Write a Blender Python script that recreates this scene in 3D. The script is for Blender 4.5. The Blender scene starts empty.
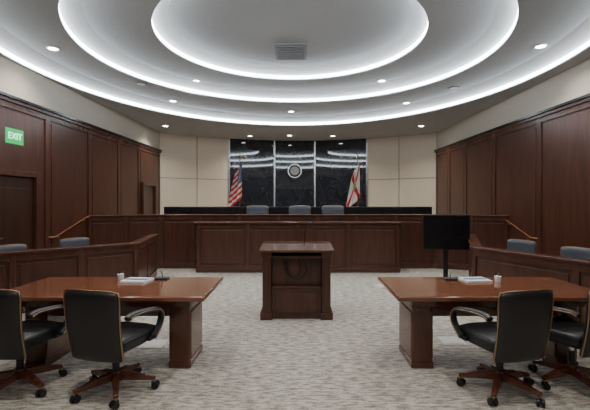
import bpy, bmesh, math, random
from mathutils import Vector, Matrix
random.seed(3)
D=bpy.data; C=bpy.context
col=C.scene.collection

# ------------------------------------------------------------ materials
def mat(name):
    m=D.materials.new(name); m.use_nodes=True
    nt=m.node_tree; b=nt.nodes['Principled BSDF']
    return m,nt,b
def flat(name,c,rough=0.5,metal=0.0,spec=0.5,bump=0):
    m,nt,b=mat(name)
    n=nt.nodes.new('ShaderNodeTexNoise'); n.inputs['Scale'].default_value=35
    tc=nt.nodes.new('ShaderNodeTexCoord'); nt.links.new(tc.outputs['Object'],n.inputs['Vector'])
    r=nt.nodes.new('ShaderNodeValToRGB')
    r.color_ramp.elements[0].position=.3; r.color_ramp.elements[1].position=.7
    r.color_ramp.elements[0].color=(c[0]*.93,c[1]*.93,c[2]*.93,1); r.color_ramp.elements[1].color=(c[0]*1.05,c[1]*1.05,c[2]*1.05,1)
    nt.links.new(n.outputs['Fac'],r.inputs['Fac']); nt.links.new(r.outputs['Color'],b.inputs['Base Color'])
    b.inputs['Roughness'].default_value=rough; b.inputs['Metallic'].default_value=metal
    b.inputs['Specular IOR Level'].default_value=spec
    if bump:
        bp=nt.nodes.new('ShaderNodeBump'); bp.inputs['Strength'].default_value=bump; bp.inputs['Distance'].default_value=.01
        n2=nt.nodes.new('ShaderNodeTexNoise'); n2.inputs['Scale'].default_value=150
        nt.links.new(tc.outputs['Object'],n2.inputs['Vector'])
        nt.links.new(n2.outputs['Fac'],bp.inputs['Height']); nt.links.new(bp.outputs['Normal'],b.inputs['Normal'])
    return m
def wood(name,c1,c2,scale,rough=.35,coat=0.0,spec=.5):
    m,nt,b=mat(name)
    tc=nt.nodes.new('ShaderNodeTexCoord'); mp=nt.nodes.new('ShaderNodeMapping')
    mp.inputs['Scale'].default_value=scale
    nt.links.new(tc.outputs['Object'],mp.inputs['Vector'])
    n=nt.nodes.new('ShaderNodeTexNoise'); n.inputs['Scale'].default_value=1; n.inputs['Detail'].default_value=6; n.inputs['Distortion'].default_value=.6
    nt.links.new(mp.outputs['Vector'],n.inputs['Vector'])
    r=nt.nodes.new('ShaderNodeValToRGB')
    r.color_ramp.elements[0].position=.32; r.color_ramp.elements[1].position=.68
    r.color_ramp.elements[0].color=(*c1,1); r.color_ramp.elements[1].color=(*c2,1)
    nt.links.new(n.outputs['Fac'],r.inputs['Fac']); nt.links.new(r.outputs['Color'],b.inputs['Base Color'])
    b.inputs['Roughness'].default_value=rough; b.inputs['Coat Weight'].default_value=coat; b.inputs['Coat Roughness'].default_value=.08
    b.inputs['Specular IOR Level'].default_value=spec
    return m
def emis(name,c,s):
    m,nt,b=mat(name)
    b.inputs['Base Color'].default_value=(*c,1)
    b.inputs['Emission Color'].default_value=(*c,1); b.inputs['Emission Strength'].default_value=s
    return m
WV=wood('walnut_vertical',(.056,.0205,.0125),(.100,.037,.0225),(14,14,1.2),.30)
WD=wood('walnut_door_shaded',(.036,.0145,.0095),(.064,.026,.016),(14,14,1.2),.32)  # door recess shade put into the colour, darker than the wall walnut
WH=wood('walnut_horizontal',(.062,.023,.0135),(.110,.041,.0245),(1.5,10,14),.27)
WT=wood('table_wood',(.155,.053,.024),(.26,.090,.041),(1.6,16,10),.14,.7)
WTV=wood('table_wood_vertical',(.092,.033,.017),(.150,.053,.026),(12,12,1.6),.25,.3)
WC=wood('chair_base_wood',(.08,.021,.013),(.135,.037,.022),(8,8,8),.25,.4)
CREAM=flat('cream_wall',(.60,.545,.46),.8)
PANEL=flat('cream_fabric_panel',(.73,.635,.505),.75)
JOINT=flat('panel_joint',(.30,.25,.2),.8)
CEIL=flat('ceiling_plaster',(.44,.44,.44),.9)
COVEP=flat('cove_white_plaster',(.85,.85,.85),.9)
BLK=flat('black_leather',(.018,.018,.020),.38,0,.5,.15)
BLK_SHEEN=flat('leather_painted_sheen',(.08,.088,.105),.40,0,.5,.15)  # reflected light on the chairs put into a lighter grey-blue base colour
BLKP=flat('black_plastic',(.012,.012,.013),.4)
BLKST=flat('black_stone_trim',(.014,.014,.016),.2)
BRONZE=flat('bronze_trim',(.42,.27,.15),.35,.8)
BRASS=flat('brass',(.55,.38,.14),.3,1)
STEEL=flat('steel',(.6,.6,.6),.3,1)
WHITE=flat('white_paper',(.8,.8,.8),.6)
BLUE=flat('blue_plastic',(.12,.2,.38),.4)
GREY=flat('grey_metal_cover',(.66,.64,.60),.5)
GRILL=flat('diffuser_grey',(.22,.22,.22),.6)
SCREEN=flat('screen_black',(.006,.006,.007),.25)
LED=emis('cove_led_diffuser',(.82,.92,1.0),18.0)
LAMP=emis('downlight_lens',(1,.93,.82),30)
GREEN=emis('exit_green',(.0,.40,.10),.9)
EXW=emis('exit_letters',(.6,1,.75),1.6)

# carpet
m,nt,b=mat('carpet'); CARPET=m
tc=nt.nodes.new('ShaderNodeTexCoord')
def nz(sc,det=3,vec=None):
    mp=nt.nodes.new('ShaderNodeMapping'); mp.inputs['Scale'].default_value=sc
    nt.links.new(tc.outputs['Object'],mp.inputs['Vector'])
    n=nt.nodes.new('ShaderNodeTexNoise'); n.inputs['Scale'].default_value=1; n.inputs['Detail'].default_value=det; n.inputs['Roughness'].default_value=.65
    nt.links.new(mp.outputs['Vector'],n.inputs['Vector']); return n
n1=nz((9,34,1),3); n2=nz((60,90,1),2)
mx=nt.nodes.new('ShaderNodeMath'); mx.operation='MULTIPLY_ADD'; mx.inputs[1].default_value=.3
nt.links.new(n2.outputs['Fac'],mx.inputs[0]); 
m2=nt.nodes.new('ShaderNodeMath'); m2.operation='MULTIPLY'; m2.inputs[1].default_value=.7
nt.links.new(n1.outputs['Fac'],m2.inputs[0]); nt.links.new(m2.outputs[0],mx.inputs[2])
r=nt.nodes.new('ShaderNodeValToRGB'); r.color_ramp.elements[0].position=.42; r.color_ramp.elements[1].position=.57
r.color_ramp.elements[0].color=(.25,.225,.19,1); r.color_ramp.elements[1].color=(.58,.54,.475,1)
nt.links.new(mx.outputs[0],r.inputs['Fac']); nt.links.new(r.outputs['Color'],b.inputs['Base Color'])
b.inputs['Roughness'].default_value=.95; b.inputs['Specular IOR Level'].default_value=.1

# polished black stone, faint veins
m,nt,b=mat('black_veined_marble'); STONE=m
tc=nt.nodes.new('ShaderNodeTexCoord')
w=nt.nodes.new('ShaderNodeTexNoise'); w.inputs['Scale'].default_value=1.6; w.inputs['Detail'].default_value=7; w.inputs['Distortion'].default_value=1.5
nt.links.new(tc.outputs['Object'],w.inputs['Vector'])
r=nt.nodes.new('ShaderNodeValToRGB')
r.color_ramp.elements[0].position=.485; r.color_ramp.elements[0].color=(.016,.019,.026,1)
r.color_ramp.elements[1].position=.515; r.color_ramp.elements[1].color=(.02,.024,.031,1)
e=r.color_ramp.elements.new(.50); e.color=(.05,.055,.062,1)
nt.links.new(w.outputs['Fac'],r.inputs['Fac']); nt.links.new(r.outputs['Color'],b.inputs['Base Color'])
b.inputs['Roughness'].default_value=.04; b.inputs['Specular IOR Level'].default_value=.9
n3=nt.nodes.new('ShaderNodeTexNoise'); n3.inputs['Scale'].default_value=1.3; n3.inputs['Detail'].default_value=0
nt.links.new(tc.outputs['Object'],n3.inputs['Vector'])
bp=nt.nodes.new('ShaderNodeBump'); bp.inputs['Strength'].default_value=.05; bp.inputs['Distance'].default_value=.01
nt.links.new(n3.outputs['Fac'],bp.inputs['Height']); nt.links.new(bp.outputs['Normal'],b.inputs['Normal'])

# ------------------------------------------------------------ helpers
def link(o,parent=None):
    col.objects.link(o)
    if parent: o.parent=parent
    return o
def empty(name,loc=(0,0,0),rot=0,scale=1):
    e=D.objects.new(name,None); e.location=loc; e.rotation_euler=(0,0,rot); e.scale=(scale,)*3; e.empty_display_size=.1
    col.objects.link(e); return e
class MB:
    """mesh builder"""
    def __init__(s): s.v=[]; s.f=[]; s.mi=[]; s.mats=[]; s.sm=[]
    def m(s,mt):
        if mt not in s.mats: s.mats.append(mt)
        return s.mats.index(mt)
    def add(s,vs,fs,mt,smooth=False,M=None):
        k=len(s.v)
        for p in vs:
            p=Vector(p)
            if M is not None: p=M@p
            s.v.append(p)
        for f in fs:
            s.f.append([i+k for i in f]); s.mi.append(s.m(mt)); s.sm.append(smooth)
    def box(s,x0,x1,y0,y1,z0,z1,mt,M=None):
        vs=[(x0,y0,z0),(x1,y0,z0),(x1,y1,z0),(x0,y1,z0),(x0,y0,z1),(x1,y0,z1),(x1,y1,z1),(x0,y1,z1)]
        s.add(vs,[(0,3,2,1),(4,5,6,7),(0,1,5,4),(1,2,6,5),(2,3,7,6),(3,0,4,7)],mt,False,M)
    def prism(s,pts,z0,z1,mt,M=None):
        n=len(pts)
        a=sum(pts[i][0]*pts[(i+1)%n][1]-pts[(i+1)%n][0]*pts[i][1] for i in range(n))
        if a<0: pts=pts[::-1]
        vs=[(p[0],p[1],z0) for p in pts]+[(p[0],p[1],z1) for p in pts]
        fs=[tuple(range(n))[::-1],tuple(range(n,2*n))]+[(i,(i+1)%n,n+(i+1)%n,n+i) for i in range(n)]
        s.add(vs,fs,mt,False,M)
    def cyl(s,c,r0,r1,z0,z1,mt,n=24,M=None):
        vs=[(c[0]+r0*math.cos(2*math.pi*i/n),c[1]+r0*math.sin(2*math.pi*i/n),z0) for i in range(n)]
        vs+=[(c[0]+r1*math.cos(2*math.pi*i/n),c[1]+r1*math.sin(2*math.pi*i/n),z1) for i in range(n)]
        s.add(vs,[(i,(i+1)%n,n+(i+1)%n,n+i) for i in range(n)],mt,True,M)
        s.add(vs,[tuple(range(n))[::-1],tuple(range(n,2*n))],mt,False,M)
    def obj(s,name,parent=None,bevel=0,seg=2,subsurf=0):
        me=D.meshes.new(name); me.from_pydata([tuple(p) for p in s.v],[],s.f)
        for mt in s.mats: me.materials.append(mt)
        for p,i,sm in zip(me.polygons,s.mi,s.sm): p.material_index=i; p.use_smooth=sm
        me.update()
        o=D.objects.new(name,me); link(o,parent)
        if bevel:
            bv=o.modifiers.new('b','BEVEL'); bv.width=bevel; bv.segments=seg; bv.limit_method='ANGLE'; bv.angle_limit=math.radians(40)
        if subsurf:
            ss=o.modifiers.new('s','SUBSURF'); ss.levels=subsurf; ss.render_levels=subsurf
        return o
def tube(name,pts,r,mt,parent=None,cyclic=False,smooth=True):
    cu=D.curves.new(name,'CURVE'); cu.dimensions='3D'; cu.bevel_depth=r; cu.bevel_resolution=3
    sp=cu.splines.new('POLY'); sp.points.add(len(pts)-1)
    for i,p in enumerate(pts): sp.points[i].co=(*p,1)
    sp.use_cyclic_u=cyclic; sp.use_smooth=True; cu.use_fill_caps=True
    cu.materials.append(mt)
    o=D.objects.new(name,cu); link(o,parent); return o
def frameM(p0,p1,side):
    """local x along p0->p1, local y = outward (visible) normal"""
    p0=Vector((*p0,0)); p1=Vector((*p1,0)); d=(p1-p0); L=d.length; d/=L
    n=Vector((-d.y,d.x,0))*side
    M=Matrix(((d.x,n.x,0,p0.x),(d.y,n.y,0,p0.y),(0,0,1,0),(0,0,0,1)))
    return M,L
def panel_run(mb,p0,p1,z0,z1,n,side,thick=.06,st=.09,rb=.14,rt=.1,mt=WV,mh=WH,raised=True,breaks=None,back=True):
    M,L=frameM(p0,p1,side)
    if back: mb.box(0,L,-thick,0,z0,z1,mt,M)
    xs=breaks if breaks else [L*i/n for i in range(n+1)]
    for i,x in enumerate(xs):
        a=max(0,x-st/2); c=min(L,x+st/2)
        if i==0: a,c=xs[0],xs[0]+st*.75
        if i==len(xs)-1: a,c=xs[-1]-st*.75,xs[-1]
        mb.box(a,c,0,.025,z0,z1,mt,M)
    mb.box(xs[0],xs[-1],0,.024,z0,z0+rb,mh,M); mb.box(xs[0],xs[-1],0,.024,z1-rt,z1,mh,M)
    if raised:
        for i in range(len(xs)-1):
            a=xs[i]+st*.5+.05; c=xs[i+1]-st*.5-.05
            if c-a<.1: continue
            mb.box(a,c,0,.014,z0+rb+.05,z1-rt-.05,mt,M)
    return M,L

W=4.85; YB=-3.0
ZP=1.65+1.68   # top of wood wainscot
ZC=4.0         # perimeter ceiling
# ------------------------------------------------------------ room
mb=MB(); mb.box(-W-.15,W+.15,YB-.1,15.6,-.1,0,CARPET); mb.obj('floor')
for sgn,nm in((-1,'left'),(1,'right')):
    mb=MB()
    x0,x1=(-W-.15,-W) if sgn<0 else (W,W+.15)
    mb.box(x0,x1,YB,15.5,0,ZC+.05,CREAM)
    mb.obj('wall_'+nm)
    mb=MB()
    ys=[-3,-1.6,-.2,1.2,2.6,4.1,5.5,7.36,8.85,10.3,11.6,13.35] if sgn<0 else [-3,-1.6,-.2,1.2,2.6,4.1,5.6,7.64,9.4,11.0,12.2,13.35]
    br=[y+3 for y in ys]
    p0,p1=(sgn*(W-.05),-3),(sgn*(W-.05),13.35)
    panel_run(mb,p0,p1,0,ZP,0,1 if sgn>0 else -1,.05,.14,.2,.16,breaks=br)
    # cornice + picture moulding
    M,L=frameM(p0,p1,1 if sgn>0 else -1)
    mb.box(0,L,0,.06,ZP-.06,ZP,WH,M); mb.box(0,L,0,.09,ZP,ZP+.05,BLKST,M)
    mb.box(0,L,0,.04,0,.14,WH,M)
    mb.obj('trim_panelling_'+nm,bevel=.008)
mb=MB(); mb.box(-W-.15,W+.15,YB-.15,YB,0,ZC+.05,CREAM); mb.obj('wall_rear')
mb=MB(); panel_run(mb,(-W,YB+.05),(W,YB+.05),0,2.6,7,1,.05); mb.obj('trim_panelling_rear',bevel=.008)

# front (apse) wall
def apse(x): return 15.35-1.9*(abs(x)/4.85)**2
mbc=MB(); mbj=MB(); mbs=MB()
def wallseg(mb,xa,xb,z0,z1,mt,off=0,th=.1,N=6):
    pts=[];N=max(1,N)
    for i in range(N+1):
        x=xa+(xb-xa)*i/N; pts.append((x,apse(x)-off))
    pts2=[(p[0],p[1]+th) for p in pts[::-1]]
    mb.prism(pts+pts2,z0,z1,mt)
wallseg(mbc,-5.0,5.0,0,ZC+.05,JOINT,0,.15,30)
edges=[-4.84,-3.72,-2.66]
for s in(-1,1):
    for i in range(2):
        a,c=edges[i]+.012,edges[i+1]-.012
        if s>0:a,c=-c,-a
        for (z0,z1) in((.45,2.42),(2.44,ZC)):
            wallseg(mbc,a,c,z0,z1,PANEL,.05,.05)
mbc.obj('wall_front')
for a,c in((-2.6,-.95),(-.9,.64),(.69,2.6)):
    ya,yc=apse(a)-.06,apse(c)-.06
    mbs.prism([(a,ya),(c,yc),(c,yc+.05),(a,ya+.05)],.45,ZC,STONE)
mbs.obj('trim_marble_panels')
mb=MB()
for x in(-2.63,-.925,.665,2.63):
    y=apse(x); mb.box(x-.03,x+.03,y-.1,y-.02,.45,ZC,STEEL)
mb.obj('trim_metal_mullions')

# seal on marble: plain stand-in disc
mb=MB()
M=Matrix.Translation((-.13,apse(0)-.09,2.80))@Matrix.Rotation(math.radians(90),4,'X')
mb.cyl((0,0),.28,.28,0,.04,STEEL,40,M); mb.cyl((0,0),.24,.24,.04,.055,BLKST,40,M); mb.cyl((0,0),.17,.16,.055,.07,GRILL,32,M)
mb.obj('wall_medallion')

# ceiling with three lit cove steps
YC0=6.92; XC0=-.13
rings=[(4.7,5.3),(3.6,3.4),(2.35,2.25)]
zs=[ZC,4.25,4.5,4.75]
N=160
def ell(a,b2,d=0): return [(XC0+(a-d)*math.cos(2*math.pi*i/N),YC0+(b2-d)*math.sin(2*math.pi*i/N)) for i in range(N)]
def rectring():
    out=[]
    for i in range(N):
        t=2*math.pi*i/N; c,s=math.cos(t),math.sin(t)
        k=min((6.6/abs(c)) if abs(c)>1e-6 else 1e9,(11.5/abs(s)) if abs(s)>1e-6 else 1e9)
        out.append((c*k,YC0+s*k))
    return out
mb=MB()
def ann(o,i,z,mt,z2=None,mbx=None,sm=False):
    mbx=mbx or mb
    z2=z if z2 is None else z2
    vs=[(*p,z) for p in o]+[(*p,z2) for p in i]
    mbx.add(vs,[(k,N+k,N+(k+1)%N,(k+1)%N) for k in range(N)],mt,sm)
E=[ell(*r_) for r_ in rings]; DI=.26
EI=[ell(*r_,DI) for r_ in rings]
rr=[(max(-W-.1,min(W+.1,p[0])),max(YB-.1,min(15.55,p[1]))) for p in rectring()]
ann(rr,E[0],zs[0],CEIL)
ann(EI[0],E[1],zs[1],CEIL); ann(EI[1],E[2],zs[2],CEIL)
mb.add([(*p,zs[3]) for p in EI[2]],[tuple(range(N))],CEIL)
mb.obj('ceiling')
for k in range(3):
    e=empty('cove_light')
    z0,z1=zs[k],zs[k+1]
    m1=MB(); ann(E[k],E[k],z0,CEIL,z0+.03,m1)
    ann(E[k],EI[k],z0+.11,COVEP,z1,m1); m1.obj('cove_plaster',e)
    m1=MB(); ann(E[k],E[k],z0+.03,LED,z0+.11,m1); m1.obj('led_strip',e)
# air diffuser
e=empty('ceiling_air_diffuser',(-.15,8.0,4.74))
mb=MB(); mb.box(-.33,.33,-.42,.42,-.03,.005,GRILL)
for i in range(7): mb.box(-.28,.28,-.36+i*.115,-.33+i*.115,-.045,-.028,GRILL)
mb.obj('louvre_frame',e)
# downlights
def downlight(x,y,z,en=150,lit=True):
    e=empty('ceiling_downlight',(x,y,z))
    mb=MB(); n=24
    vs=[(.11*math.cos(2*math.pi*i/n),.11*math.sin(2*math.pi*i/n),-.012) for i in range(n)]+[(.08*math.cos(2*math.pi*i/n),.08*math.sin(2*math.pi*i/n),-.012) for i in range(n)]+[(.11*math.cos(2*math.pi*i/n),.11*math.sin(2*math.pi*i/n),0) for i in range(n)]
    mb.add(vs,[(i,n+i,n+(i+1)%n,(i+1)%n) for i in range(n)]+[(i,(i+1)%n,2*n+(i+1)%n,2*n+i) for i in range(n)],WHITE)
    mb.cyl((0,0),.08,.08,-.008,-.002,LAMP,n)
    mb.obj('trim_and_lens',e)
    l=D.lights.new('lamp','SPOT'); l.energy=en; l.spot_size=math.radians(135); l.spot_blend=.9; l.shadow_soft_size=.07; l.color=(1,.935,.85)
    o=D.objects.new('lamp',l); o.location=(0,0,-.03); link(o,e)
for x,y,z in [(-4.2,6.6,4.25),(4.1,6.5,4.25),(-2.44,9.2,4.5),(2.0,9.2,4.5),(-3.28,10.1,4.25),(2.9,10.3,4.25),(-.2,11.3,4.25),
              (-4.2,12.2,4.0),(3.9,12.2,4.0),(-1.76,14.1,4.0),(1.28,14.1,4.0),(-.3,14.0,4.0),
              (-3.7,3.7,4.25),(3.6,3.7,4.25),(-2.5,5.3,4.5),(2.3,5.3,4.5),(-1.6,2.4,4.25),(1.6,2.4,4.25),(-3,-1,4.0),(3,-1,4.0),(0,0,4.0)]:  # out of view; those behind the camera are extras added to light the room
    downlight(x,y,z)
for x,y,z in[(-3.5,8.6,4.25),(3.6,8.9,4.25)]:
    e=empty('ceiling_speaker',(x,y,z)); mb=MB(); mb.cyl((0,0),.12,.12,-.015,0,GRILL); mb.cyl((0,0),.09,.09,-.02,-.014,GREY); mb.obj('grille',e)

# ------------------------------------------------------------ doors on left wall, exit sign
def walldoor(name,sgn,y0,y1,h):
    e=empty(name); mb=MB(); M,L=frameM((sgn*(W-.07),y0),(sgn*(W-.07),y1),1 if sgn>0 else -1)
    mb.box(0,.09,0,.09,0,h+.09,WV,M); mb.box(L-.09,L,0,.09,0,h+.09,WV,M); mb.box(.09,L-.09,0,.09,h,h+.09,WH,M)
    mb.box(.10,L-.10,-.01,.025,.01,h-.01,WD,M)
    mb.box(.22,L-.22,.025,.035,.25,h-.2,WD,M)
    mb.obj('frame_and_leaf',e,bevel=.006)
    mb=MB(); mb.box(.14,.2,.025,.05,.95,1.15,STEEL,M); mb.box(.15,.28,.075,.09,1.03,1.05,STEEL,M); mb.box(.15,.17,.04,.09,1.03,1.05,STEEL,M)
    mb.obj('lever_handle',e)
walldoor('door_1',-1,5.85,7.0,2.05)
walldoor('door_2',-1,11.7,12.8,2.1)
e=empty('exit_sign',(-W+.09-.05,6.50,2.72))
mb=MB(); mb.box(-.04,.03,-.21,.21,-.13,.13,GREEN); mb.obj('lit_panel',e,bevel=.01)
tcu=D.curves.new('letters','FONT'); tcu.body='EXIT'; tcu.size=.155; tcu.align_x='CENTER'; tcu.align_y='CENTER'; tcu.extrude=.004
tcu.materials.append(EXW)
o=D.objects.new('letters',tcu); o.rotation_euler=(math.radians(90),0,math.radians(90)); o.location=(.035,0,0); link(o,e)

# ------------------------------------------------------------ raised dais + benches
mb=MB(); mb.prism([(-W+.06,9.0),(-3.2,9.42),(3.2,9.42),(W-.06,9.0),(W-.06,13.3),(2.5,14.8),(-2.5,14.8),(-W+.06,13.3)],0.0,.45,CARPET); mb.obj('floor_dais')

e=empty('judges_bench')
mb=MB()
pts=[(-W+.07,8.75),(-3.3,9.3),(3.3,9.3),(W-.07,8.75)]
panel_run(mb,pts[0],pts[1],0,1.27,2,-1,.08)
panel_run(mb,pts[1],pts[2],0,1.27,7,-1,.08)
panel_run(mb,pts[2],pts[3],0,1.27,2,-1,.08)
mb.obj('front_panels',e,bevel=.006)
mb=MB()
mb.prism([(pts[0][0],8.70),(pts[1][0]+.02,9.25),(pts[2][0]-.02,9.25),(pts[3][0],8.70),(pts[3][0],8.95),(3.3,9.5),(-3.3,9.5),(pts[0][0],8.95)],1.27,1.30,WH)
mb.obj('cap_rail',e,bevel=.006)
mb=MB()
N2=12
xsA=[-3.74+7.48*i/N2 for i in range(N2+1)]
f=[(x,10.55+.02*x*x) for x in xsA]; bk=[(x,11.15+.02*x*x) for x in xsA[::-1]]
mb.prism(f+bk,.45,1.26,WV)
f=[(x*1.005,10.5+.02*x*x) for x in xsA]; bk=[(x*1.005,11.2+.02*x*x) for x in xsA[::-1]]
mb.prism(f+bk,1.22,1.46,BLKST)
mb.obj('upper_tier',e,bevel=.01)
e=empty('clerk_desk')
mb=MB()
panel_run(mb,(-2.3,8.8),(2.3,8.8),0,1.11,4,-1,.06)
panel_run(mb,(-2.3,8.8),(-2.45,9.24),0,1.11,1,1,.06); panel_run(mb,(2.3,8.8),(2.45,9.24),0,1.11,1,-1,.06)
mb.box(-2.32,2.32,8.74,8.8,0,.1,WH)
mb.obj('front_panels',e,bevel=.006)
mb=MB(); mb.prism([(-2.36,8.72),(2.36,8.72),(2.5,9.27),(-2.5,9.27)],1.11,1.15,WH); mb.obj('desk_top',e,bevel=.008)

# jury box rails
def jury(name,pa,pb,pc,side,s2):
    e=empty(name); mb=MB()
    panel_run(mb,pa,pb,0,.87,3,side,.08,.08)
    panel_run(mb,pb,pc,0,.87,2,s2,.08,.08)
    mb.obj('panels',e,bevel=.006)
    mb=MB()
    M,L=frameM(pa,pb,side); mb.box(0,L+.04,-.13,.05,.87,.91,WH,M)
    M,L=frameM(pb,pc,s2); mb.box(0,L,-.13,.05,.871,.909,WH,M)
    mb.obj('cap_rail',e,bevel=.008)
jury('jury_box_rail',(-W+.09,4.95),(-2.8,6.7),(-3.1,8.4),-1,-1)
jury('jury_box_rail',(W-.09,2.0),(2.80,6.15),(3.75,8.4),1,1)

# wall handrails
for s,pa,pb in((-1,(7.5,.93),(8.6,1.27)),(1,(7.8,.88),(8.75,1.2))):
    e=empty('handrail'); x=s*(W-.13)
    tube('bar',[(x+s*.07,pa[0]-.12,pa[1]),(x,pa[0]-.08,pa[1]),(x,pa[0],pa[1]),(x,pb[0],pb[1]),(x,pb[0]+.1,pb[1])],.022,WT,e)
    for t in(.1,.9):
        y=pa[0]+(pb[0]-pa[0])*t; z=pa[1]+(pb[1]-pa[1])*t
        tube('bracket',[(x,y,z-.02),(x,y,z-.06),(x+s*.1,y,z-.07)],.008,BRASS,e)

# ------------------------------------------------------------ chair
def sweep(mb,path,w,t,mt,xoff,nsec=8):
    n=len(path); k=0; vs=[];fs=[]
    sec=[]
    for i in range(12):
        a=2*math.pi*i/12; c,s=math.cos(a),math.sin(a)
        sec.append((w/2*math.copysign(abs(c)**.5,c),t/2*math.copysign(abs(s)**.5,s)))
    for i,(y,z) in enumerate(path):
        a=path[max(0,i-1)]; b_=path[min(n-1,i+1)]
        ty,tz=b_[0]-a[0],b_[1]-a[1]; l=math.hypot(ty,tz); ny,nz_=-tz/l,ty/l
        for sx,sn in sec: vs.append((xoff+sx,y+ny*sn,z+nz_*sn))
    m_=len(sec)
    for i in range(n-1):
        for j in range(m_): fs.append((i*m_+j,i*m_+(j+1)%m_,(i+1)*m_+(j+1)%m_,(i+1)*m_+j))
    fs.append(tuple(range(m_))[::-1]); fs.append(tuple((n-1)*m_+j for j in range(m_)))
    mb.add(vs,fs,mt,True)
def bez(P,n=8):
    out=[]
    for i in range(len(P)-1):
        p0=P[max(0,i-1)];p1=P[i];p2=P[i+1];p3=P[min(len(P)-1,i+2)]
        for k in range(n):
            t=k/n
            out.append(tuple(.5*((2*b)+(-a+c)*t+(2*a-5*b+4*c-d)*t*t+(-a+3*b-3*c+d)*t**3) for a,b,c,d in zip(p0,p1,p2,p3)))
    out.append(P[-1]); return out
def chair(name,x,y,rot,z=0,scale=1,spin=0.3,lea=None):
    lea=lea or BLK
    e=empty(name,(x,y,z),rot,scale)
    # star base
    mb=MB()
    for i in range(5):
        M=Matrix.Rotation(spin+2*math.pi*i/5,4,'Z')
        vs=[(.02,-.035,.10),(.02,.035,.10),(.33,.02,.075),(.33,-.02,.075),(.02,-.03,.165),(.02,.03,.165),(.16,.026,.15),(.16,-.026,.15),(.33,.018,.105),(.33,-.018,.105)]
        fs=[(0,1,2,3),(4,7,6,5),(7,9,8,6),(0,3,9,7,4),(1,5,6,8,2),(3,2,8,9),(0,4,5,1)]
        mb.add(vs,fs,WC,False,M)
    mb.cyl((0,0),.05,.045,.09,.18,WC)
    mb.obj('star_base',e,bevel=.008)
    mb=MB()
    for i in range(5):
        M=Matrix.Rotation(spin+2*math.pi*i/5,4,'Z')@Matrix.Translation((.32,0,0))
        mb.cyl((0,0),.01,.01,.04,.09,BRASS,12,M)
        M2=M@Matrix.Rotation(i*1.3,4,'Z')
        for s in(-1,1):
            M3=M2@Matrix.Translation((0.012,s*.02,.03))@Matrix.Rotation(math.radians(90),4,'X')
            mb.cyl((0,0),.03,.03,-.010,.010,BLKP,20,M3)
        mb.box(-.022,.03,-.008,.008,.03,.062,BLKP,M2)
    mb.obj('casters',e)
    mb=MB(); mb.cyl((0,0),.03,.03,.16,.30,BLKP); mb.cyl((0,0),.02,.02,.30,.40,STEEL)
    mb.box(-.11,.11,-.13,.13,.365,.405,BLKP); mb.obj('gas_column',e,bevel=.005)
    # seat
    mb=MB()
    mb.prism([(-.225,-.20),(.225,-.20),(.25,.05),(.24,.26),(.10,.29),(-.10,.29),(-.24,.26),(-.25,.05)],.40,.51,lea)
    o=mb.obj('seat_cushion',e,bevel=.035,seg=4)
    for p in o.data.polygons:p.use_smooth=True
    # back shell: near-rectangular upholstered panel, slightly wrapped
    def bp(u,v,off=0):
        wd=.240+.018*v
        xx=u*wd*(1-.05*max(0,(v-.88)/.12)**2)
        zz=.345+.59*v-.018*(abs(u)**4)*v
        yy=-.20-.075*v-.018*math.sin(v*math.pi)+.03*u*u
        return (xx,yy-off,zz)
    NU,NV=12,14
    th=.07; vs=[];fs=[]
    for s in(0,1):
        for j in range(NV+1):
            for i in range(NU+1):
                u=-1+2*i/NU; v=j/NV
                edge=max(abs(u),abs(2*v-1))
                pinch=.0 if edge<.99 else .012
                vs.append(bp(u,v,(th-pinch) if s==0 else pinch))
    K=(NU+1)*(NV+1); idx=lambda s,i,j:s*K+j*(NU+1)+i
    for j in range(NV):
        for i in range(NU):
            fs.append((idx(0,i,j),idx(0,i+1,j),idx(0,i+1,j+1),idx(0,i,j+1)))
            fs.append((idx(1,i,j),idx(1,i,j+1),idx(1,i+1,j+1),idx(1,i+1,j)))
    for i in range(NU):
        fs.append((idx(0,i,0),idx(1,i,0),idx(1,i+1,0),idx(0,i+1,0))); fs.append((idx(0,i,NV),idx(0,i+1,NV),idx(1,i+1,NV),idx(1,i,NV)))
    for j in range(NV):
        fs.append((idx(0,0,j),idx(0,0,j+1),idx(1,0,j+1),idx(1,0,j))); fs.append((idx(0,NU,j),idx(1,NU,j),idx(1,NU,j+1),idx(0,NU,j+1)))
    mb=MB(); mb.add(vs,fs,lea,True); mb.obj('backrest',e,subsurf=1)
    # bead trim round the back edge
    pts=[bp(-1,j/12,.045) for j in range(13)]+[bp(-1+2*i/12,1,.045) for i in range(1,13)]+[bp(1,1-j/12,.045) for j in range(1,13)]
    pts=[(p[0]*1.008,p[1],p[2]+.002) for p in pts]
    tube('back_bead_trim',pts,.006,BRONZE,e)
    # arms
    P=bez([(-.22,.70),(-.16,.715),(-.05,.71),(.10,.69),(.20,.665),(.25,.61),(.235,.54),(.18,.48),(.13,.44)],6)
    for s in(-1,1):
        mb=MB(); sweep(mb,P,.058,.038,lea,s*.28); mb.obj('armrest',e)
        tube('arm_bead_trim',[(s*.309,p[0],p[1]) for p in P],.005,BRONZE,e)
    mb=MB(); mb.box(-.28,.28,.08,.16,.42,.45,BLKP); mb.obj('arm_bracket',e)
    return e
CH='office_chair'
chair(CH,-1.58,3.34,math.radians(-13),spin=.35)
chair(CH,-2.44,3.38,math.radians(-6),spin=.9)
chair(CH,1.75,3.34,math.radians(13),spin=.1)
chair(CH,2.46,3.46,math.radians(24),spin=.5)
# jury chairs
chair(CH,-4.33,5.95,math.radians(-120),spin=.2,lea=BLK_SHEEN)
chair(CH,-3.95,7.0,math.radians(-130),spin=.2,lea=BLK_SHEEN)
chair(CH,3.72,6.7,math.radians(120),spin=.2,lea=BLK_SHEEN)
chair(CH,3.95,5.6,math.radians(120),spin=.2,lea=BLK_SHEEN)
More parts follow.
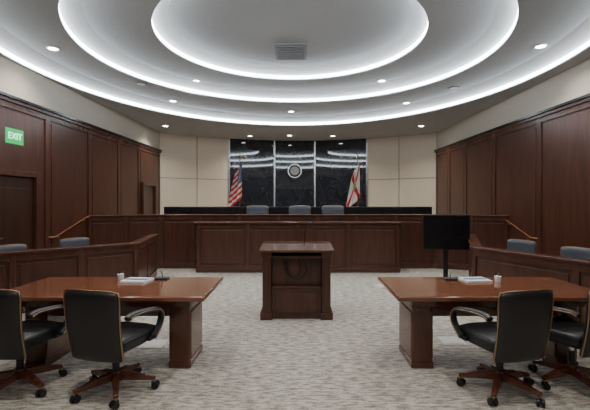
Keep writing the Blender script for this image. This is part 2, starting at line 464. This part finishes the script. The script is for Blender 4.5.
# judges' chairs
for x in(-1.08,.05,.93):
    chair('judge_chair',x,9.98,math.pi,z=.45,scale=1.12,spin=.2,lea=BLK_SHEEN)

# ------------------------------------------------------------ tables
def table(name,x0,x1,inner):
    e=empty(name); mb=MB()
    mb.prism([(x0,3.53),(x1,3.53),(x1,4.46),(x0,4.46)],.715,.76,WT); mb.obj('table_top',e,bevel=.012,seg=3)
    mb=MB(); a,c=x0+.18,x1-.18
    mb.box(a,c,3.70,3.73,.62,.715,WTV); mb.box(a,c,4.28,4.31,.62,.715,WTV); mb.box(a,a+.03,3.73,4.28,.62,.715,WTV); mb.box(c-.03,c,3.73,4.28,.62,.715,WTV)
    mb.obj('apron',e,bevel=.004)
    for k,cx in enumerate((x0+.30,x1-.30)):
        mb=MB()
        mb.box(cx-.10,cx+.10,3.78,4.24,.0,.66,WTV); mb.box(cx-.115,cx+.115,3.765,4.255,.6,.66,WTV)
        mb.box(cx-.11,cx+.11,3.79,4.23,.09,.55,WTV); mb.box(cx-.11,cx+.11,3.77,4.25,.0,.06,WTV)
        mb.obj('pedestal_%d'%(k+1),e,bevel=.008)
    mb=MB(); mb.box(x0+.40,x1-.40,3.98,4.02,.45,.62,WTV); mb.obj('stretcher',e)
table('counsel_table',-2.88,-.86,1)
table('counsel_table',.92,2.94,-1)
# desk items
def papers(x,y,rot):
    e=empty('document_stack',(x,y,.76),rot); mb=MB()
    mb.box(-.11,.11,-.14,.14,0,.012,WHITE); mb.box(-.105,.112,-.135,.142,.012,.02,WHITE)
    mb.box(-.03,.03,-.12,.12,.02,.024,BLUE); mb.obj('sheets',e)
papers(-1.76,4.22,1.45); papers(1.95,4.25,-1.5)
def caddy(x,y):
    e=empty('pen_cup',(x,y,.76)); mb=MB(); mb.cyl((0,0),.03,.036,0,.06,WHITE,20); mb.obj('cup',e)
    for i,(a,b_) in enumerate(((.01,.03),(-.012,.02),(.0,-.03))):
        tube('pen',[(a,b_*.3,.02),(a*2,b_*.8,.09)],.004,BLKP if i else BLUE,e)
caddy(-1.99,4.32); caddy(2.18,4.2)
def ndev(x,y):
    e=empty('gooseneck_microphone',(x,y,.76)); mb=MB(); mb.box(-.07,.07,-.05,.05,0,.02,BLKP); mb.obj('base',e,bevel=.006)
    tube('gooseneck',[(0,0,.02),(0,.0,.05),(.0,-.03,.09)],.005,BLKP,e)
ndev(-1.53,4.34); ndev(1.70,4.3)

# floor boxes
for x,y,r_ in((-1.65,4.40,0),(1.80,4.50,0),(1.62,7.4,.3)):
    e=empty('floor_outlet_cover',(x,y,0),r_); mb=MB(); mb.box(-.13,.13,-.13,.13,0,.008,GREY); mb.box(-.10,.10,-.10,.10,.008,.012,GREY); mb.obj('cover_plate',e,bevel=.002)

# ------------------------------------------------------------ lectern
e=empty('lectern',(-.02,5.3,0))
mb=MB()
for s in(-1,1):
    a,c=(s*.47,s*.35) if s<0 else (.35,.47)
    mb.box(a,c,0,.60,.10,.93,WV)
    a,c=(-.50,-.33) if s<0 else (.33,.50)
    mb.box(a,c,-.02,.62,0,.10,WH)
    mb.box(a+.01,c-.01,-.012,.612,.86,.93,WH)
    a,c=(-.445,-.375) if s<0 else (.375,.445)
    mb.box(a,c,-.012,0,.18,.80,WV)
mb.box(-.35,.35,.56,.6,0,.93,WV); mb.box(-.35,.35,.13,.17,.02,.84,WV)
mb.box(-.35,.35,.05,.13,.0,.42,WV); mb.box(-.29,.29,.035,.05,.08,.36,WV); mb.box(-.35,.35,.03,.14,.42,.45,WH)
mb.box(-.35,.35,.03,.56,.84,.88,WH)
mb.obj('cabinet',e,bevel=.006)
mb=MB()
vs=[(-.52,-.04,.93),(.52,-.04,.93),(.52,.62,.93),(-.52,.62,.93),(-.52,-.04,.965),(.52,-.04,.965),(.52,.62,.995),(-.52,.62,.995)]
mb.add(vs,[(0,3,2,1),(4,5,6,7),(0,1,5,4),(1,2,6,5),(2,3,7,6),(3,0,4,7)],WTV)
mb.box(-.52,.52,.59,.62,.995,1.01,WTV)
mb.obj('sloped_top',e,bevel=.01)
tube('cable_1',bez([(-.12,.1,.83),(-.16,.09,.68),(-.05,.08,.56),(.05,.1,.64),(.03,.12,.83)],6),.007,BLKP,e)
tube('cable_2',bez([(.08,.1,.83),(.14,.09,.66),(.02,.08,.53),(-.08,.08,.60),(-.2,.1,.83)],6),.007,BLKP,e)
tube('microphone_stem',bez([(.12,.5,.99),(.12,.48,1.12),(.15,.40,1.25),(.2,.33,1.31)],5),.008,BLKP,e)
tube('microphone_head',[(.2,.33,1.31),(.235,.29,1.325)],.016,BLKP,e)

# ------------------------------------------------------------ television on stand
e=empty('television_on_stand',(2.83,7.35,0),math.radians(-8))
mb=MB(); mb.box(-.43,.43,-.02,.03,.70,1.37,BLKP); mb.box(-.415,.415,-.025,-.019,.72,1.355,SCREEN); mb.obj('screen',e,bevel=.006)
mb=MB(); mb.box(-.04,.04,.03,.08,.1,1.1,BLKP); mb.box(-.2,.2,.03,.06,.85,1.15,BLKP); mb.box(-.25,.25,-.22,.25,.05,.09,BLKP)
for sx in(-.22,.22):
    for sy in(-.18,.21):
        M=Matrix.Translation((sx,sy,.028))@Matrix.Rotation(math.radians(90),4,'X'); mb.cyl((0,0),.028,.028,-.012,.012,BLKP,16,M)
mb.obj('stand',e,bevel=.005)

# ------------------------------------------------------------ flags
def flagmat(kind):
    m,nt,b=mat(kind); uv=nt.nodes.new('ShaderNodeUVMap')
    sep=nt.nodes.new('ShaderNodeSeparateXYZ'); nt.links.new(uv.outputs['UV'],sep.inputs[0])
    def mth(op,a,b_=None,c=None):
        n=nt.nodes.new('ShaderNodeMath'); n.operation=op
        for i,v in enumerate((a,b_,c)):
            if v is None: continue
            if isinstance(v,(int,float)): n.inputs[i].default_value=v
            else: nt.links.new(v,n.inputs[i])
        return n.outputs[0]
    def mix(f,c1,c2):
        n=nt.nodes.new('ShaderNodeMix'); n.data_type='RGBA'; nt.links.new(f,n.inputs[0])
        for k,c in((6,c1),(7,c2)):
            if isinstance(c,tuple): n.inputs[k].default_value=(*c,1)
            else: nt.links.new(c,n.inputs[k])
        return n.outputs[2]
    U,V=sep.outputs[0],sep.outputs[1]
    if kind=='stars_and_stripes':
        st=mth('GREATER_THAN',mth('MODULO',mth('MULTIPLY',V,6.5),1.0),.5)
        base=mix(st,(.6,.02,.03),(.85,.82,.8))
        can=mth('MULTIPLY',mth('LESS_THAN',U,.42),mth('GREATER_THAN',V,.46))
        sx=mth('SUBTRACT',mth('FRACT',mth('MULTIPLY',U,14.0)),.5); sy=mth('SUBTRACT',mth('FRACT',mth('MULTIPLY',V,12.0)),.5)
        d=mth('ADD',mth('MULTIPLY',sx,sx),mth('MULTIPLY',sy,sy))
        star=mix(mth('LESS_THAN',d,.06),(.025,.04,.2),(.8,.8,.8))
        out=mix(can,base,star)
    else:
        a=mth('ABSOLUTE',mth('SUBTRACT',U,V)); c=mth('ABSOLUTE',mth('SUBTRACT',mth('ADD',U,V),1.0))
        f=mth('LESS_THAN',mth('MINIMUM',a,c),.10)
        base=mix(f,(.85,.83,.8),(.6,.02,.03))
        du=mth('SUBTRACT',U,.5); dv=mth('SUBTRACT',V,.5)
        d=mth('ADD',mth('MULTIPLY',du,du),mth('MULTIPLY',dv,dv))
        out=mix(mth('LESS_THAN',d,.025),base,(.55,.45,.2))
    nt.links.new(out,b.inputs['Base Color']); b.inputs['Roughness'].default_value=.7
    return m
def flag(name,x,y,kind,sgn):
    e=empty(name,(x,y,.45)); mb=MB()
    mb.cyl((0,0),.17,.15,0,.04,BRASS,28); mb.cyl((0,0),.04,.03,.04,.1,BRASS,20); mb.cyl((0,0),.018,.016,.1,2.62,WT,14)
    mb.obj('pole',e)
    mb=MB(); mb.cyl((0,0),.03,.03,2.62,2.64,BRASS,16)
    mb.cyl((0,0),.012,.05,2.64,2.68,BRASS,4); mb.cyl((0,0),.05,.002,2.68,2.83,BRASS,4); mb.obj('spear_finial',e)
    NU,NV=40,26; vs=[];uvs=[]
    for j in range(NV+1):
        v=j/NV
        for i in range(NU+1):
            u=i/NU
            spread=.22+.26*(1-v)**.7
            X=sgn*(-.08+spread*u*1.0)+ .018*math.sin(u*17+v*3)*u
            Yy=.075*math.sin(u*math.pi*5.0+v*1.2)*(.35+.65*(1-v)) -.03
            Z=2.6-(1-v)*1.35-u*(.40)-.06*math.sin(u*math.pi)*v
            vs.append((X,Yy,Z)); uvs.append((u,v))
    fs=[(j*(NU+1)+i,j*(NU+1)+i+1,(j+1)*(NU+1)+i+1,(j+1)*(NU+1)+i) for j in range(NV) for i in range(NU)]
    mb=MB(); mb.add(vs,fs,flagmat(kind),True); o=mb.obj('cloth',e)
    uvl=o.data.uv_layers.new(name='UVMap')
    for lp in o.data.loops: uvl.data[lp.index].uv=uvs[lp.vertex_index]
    s=o.modifiers.new('s','SOLIDIFY'); s.thickness=.004
flag('american_flag',-2.06,13.6,'stars_and_stripes',-1)
flag('florida_flag',2.10,13.6,'red_saltire',-1)

# ------------------------------------------------------------ camera
cam=D.cameras.new('camera'); cam.sensor_width=36; cam.lens=385/590*36; cam.shift_x=-3/590; cam.shift_y=-5/590
cam.clip_end=60
co=D.objects.new('camera',cam); co.location=(0,0,1.65); co.rotation_euler=(math.radians(90),0,0); col.objects.link(co)
C.scene.camera=co
w=D.worlds.new('world'); w.use_nodes=True; w.node_tree.nodes['Background'].inputs[0].default_value=(.05,.05,.055,1); w.node_tree.nodes['Background'].inputs[1].default_value=.3
C.scene.world=w
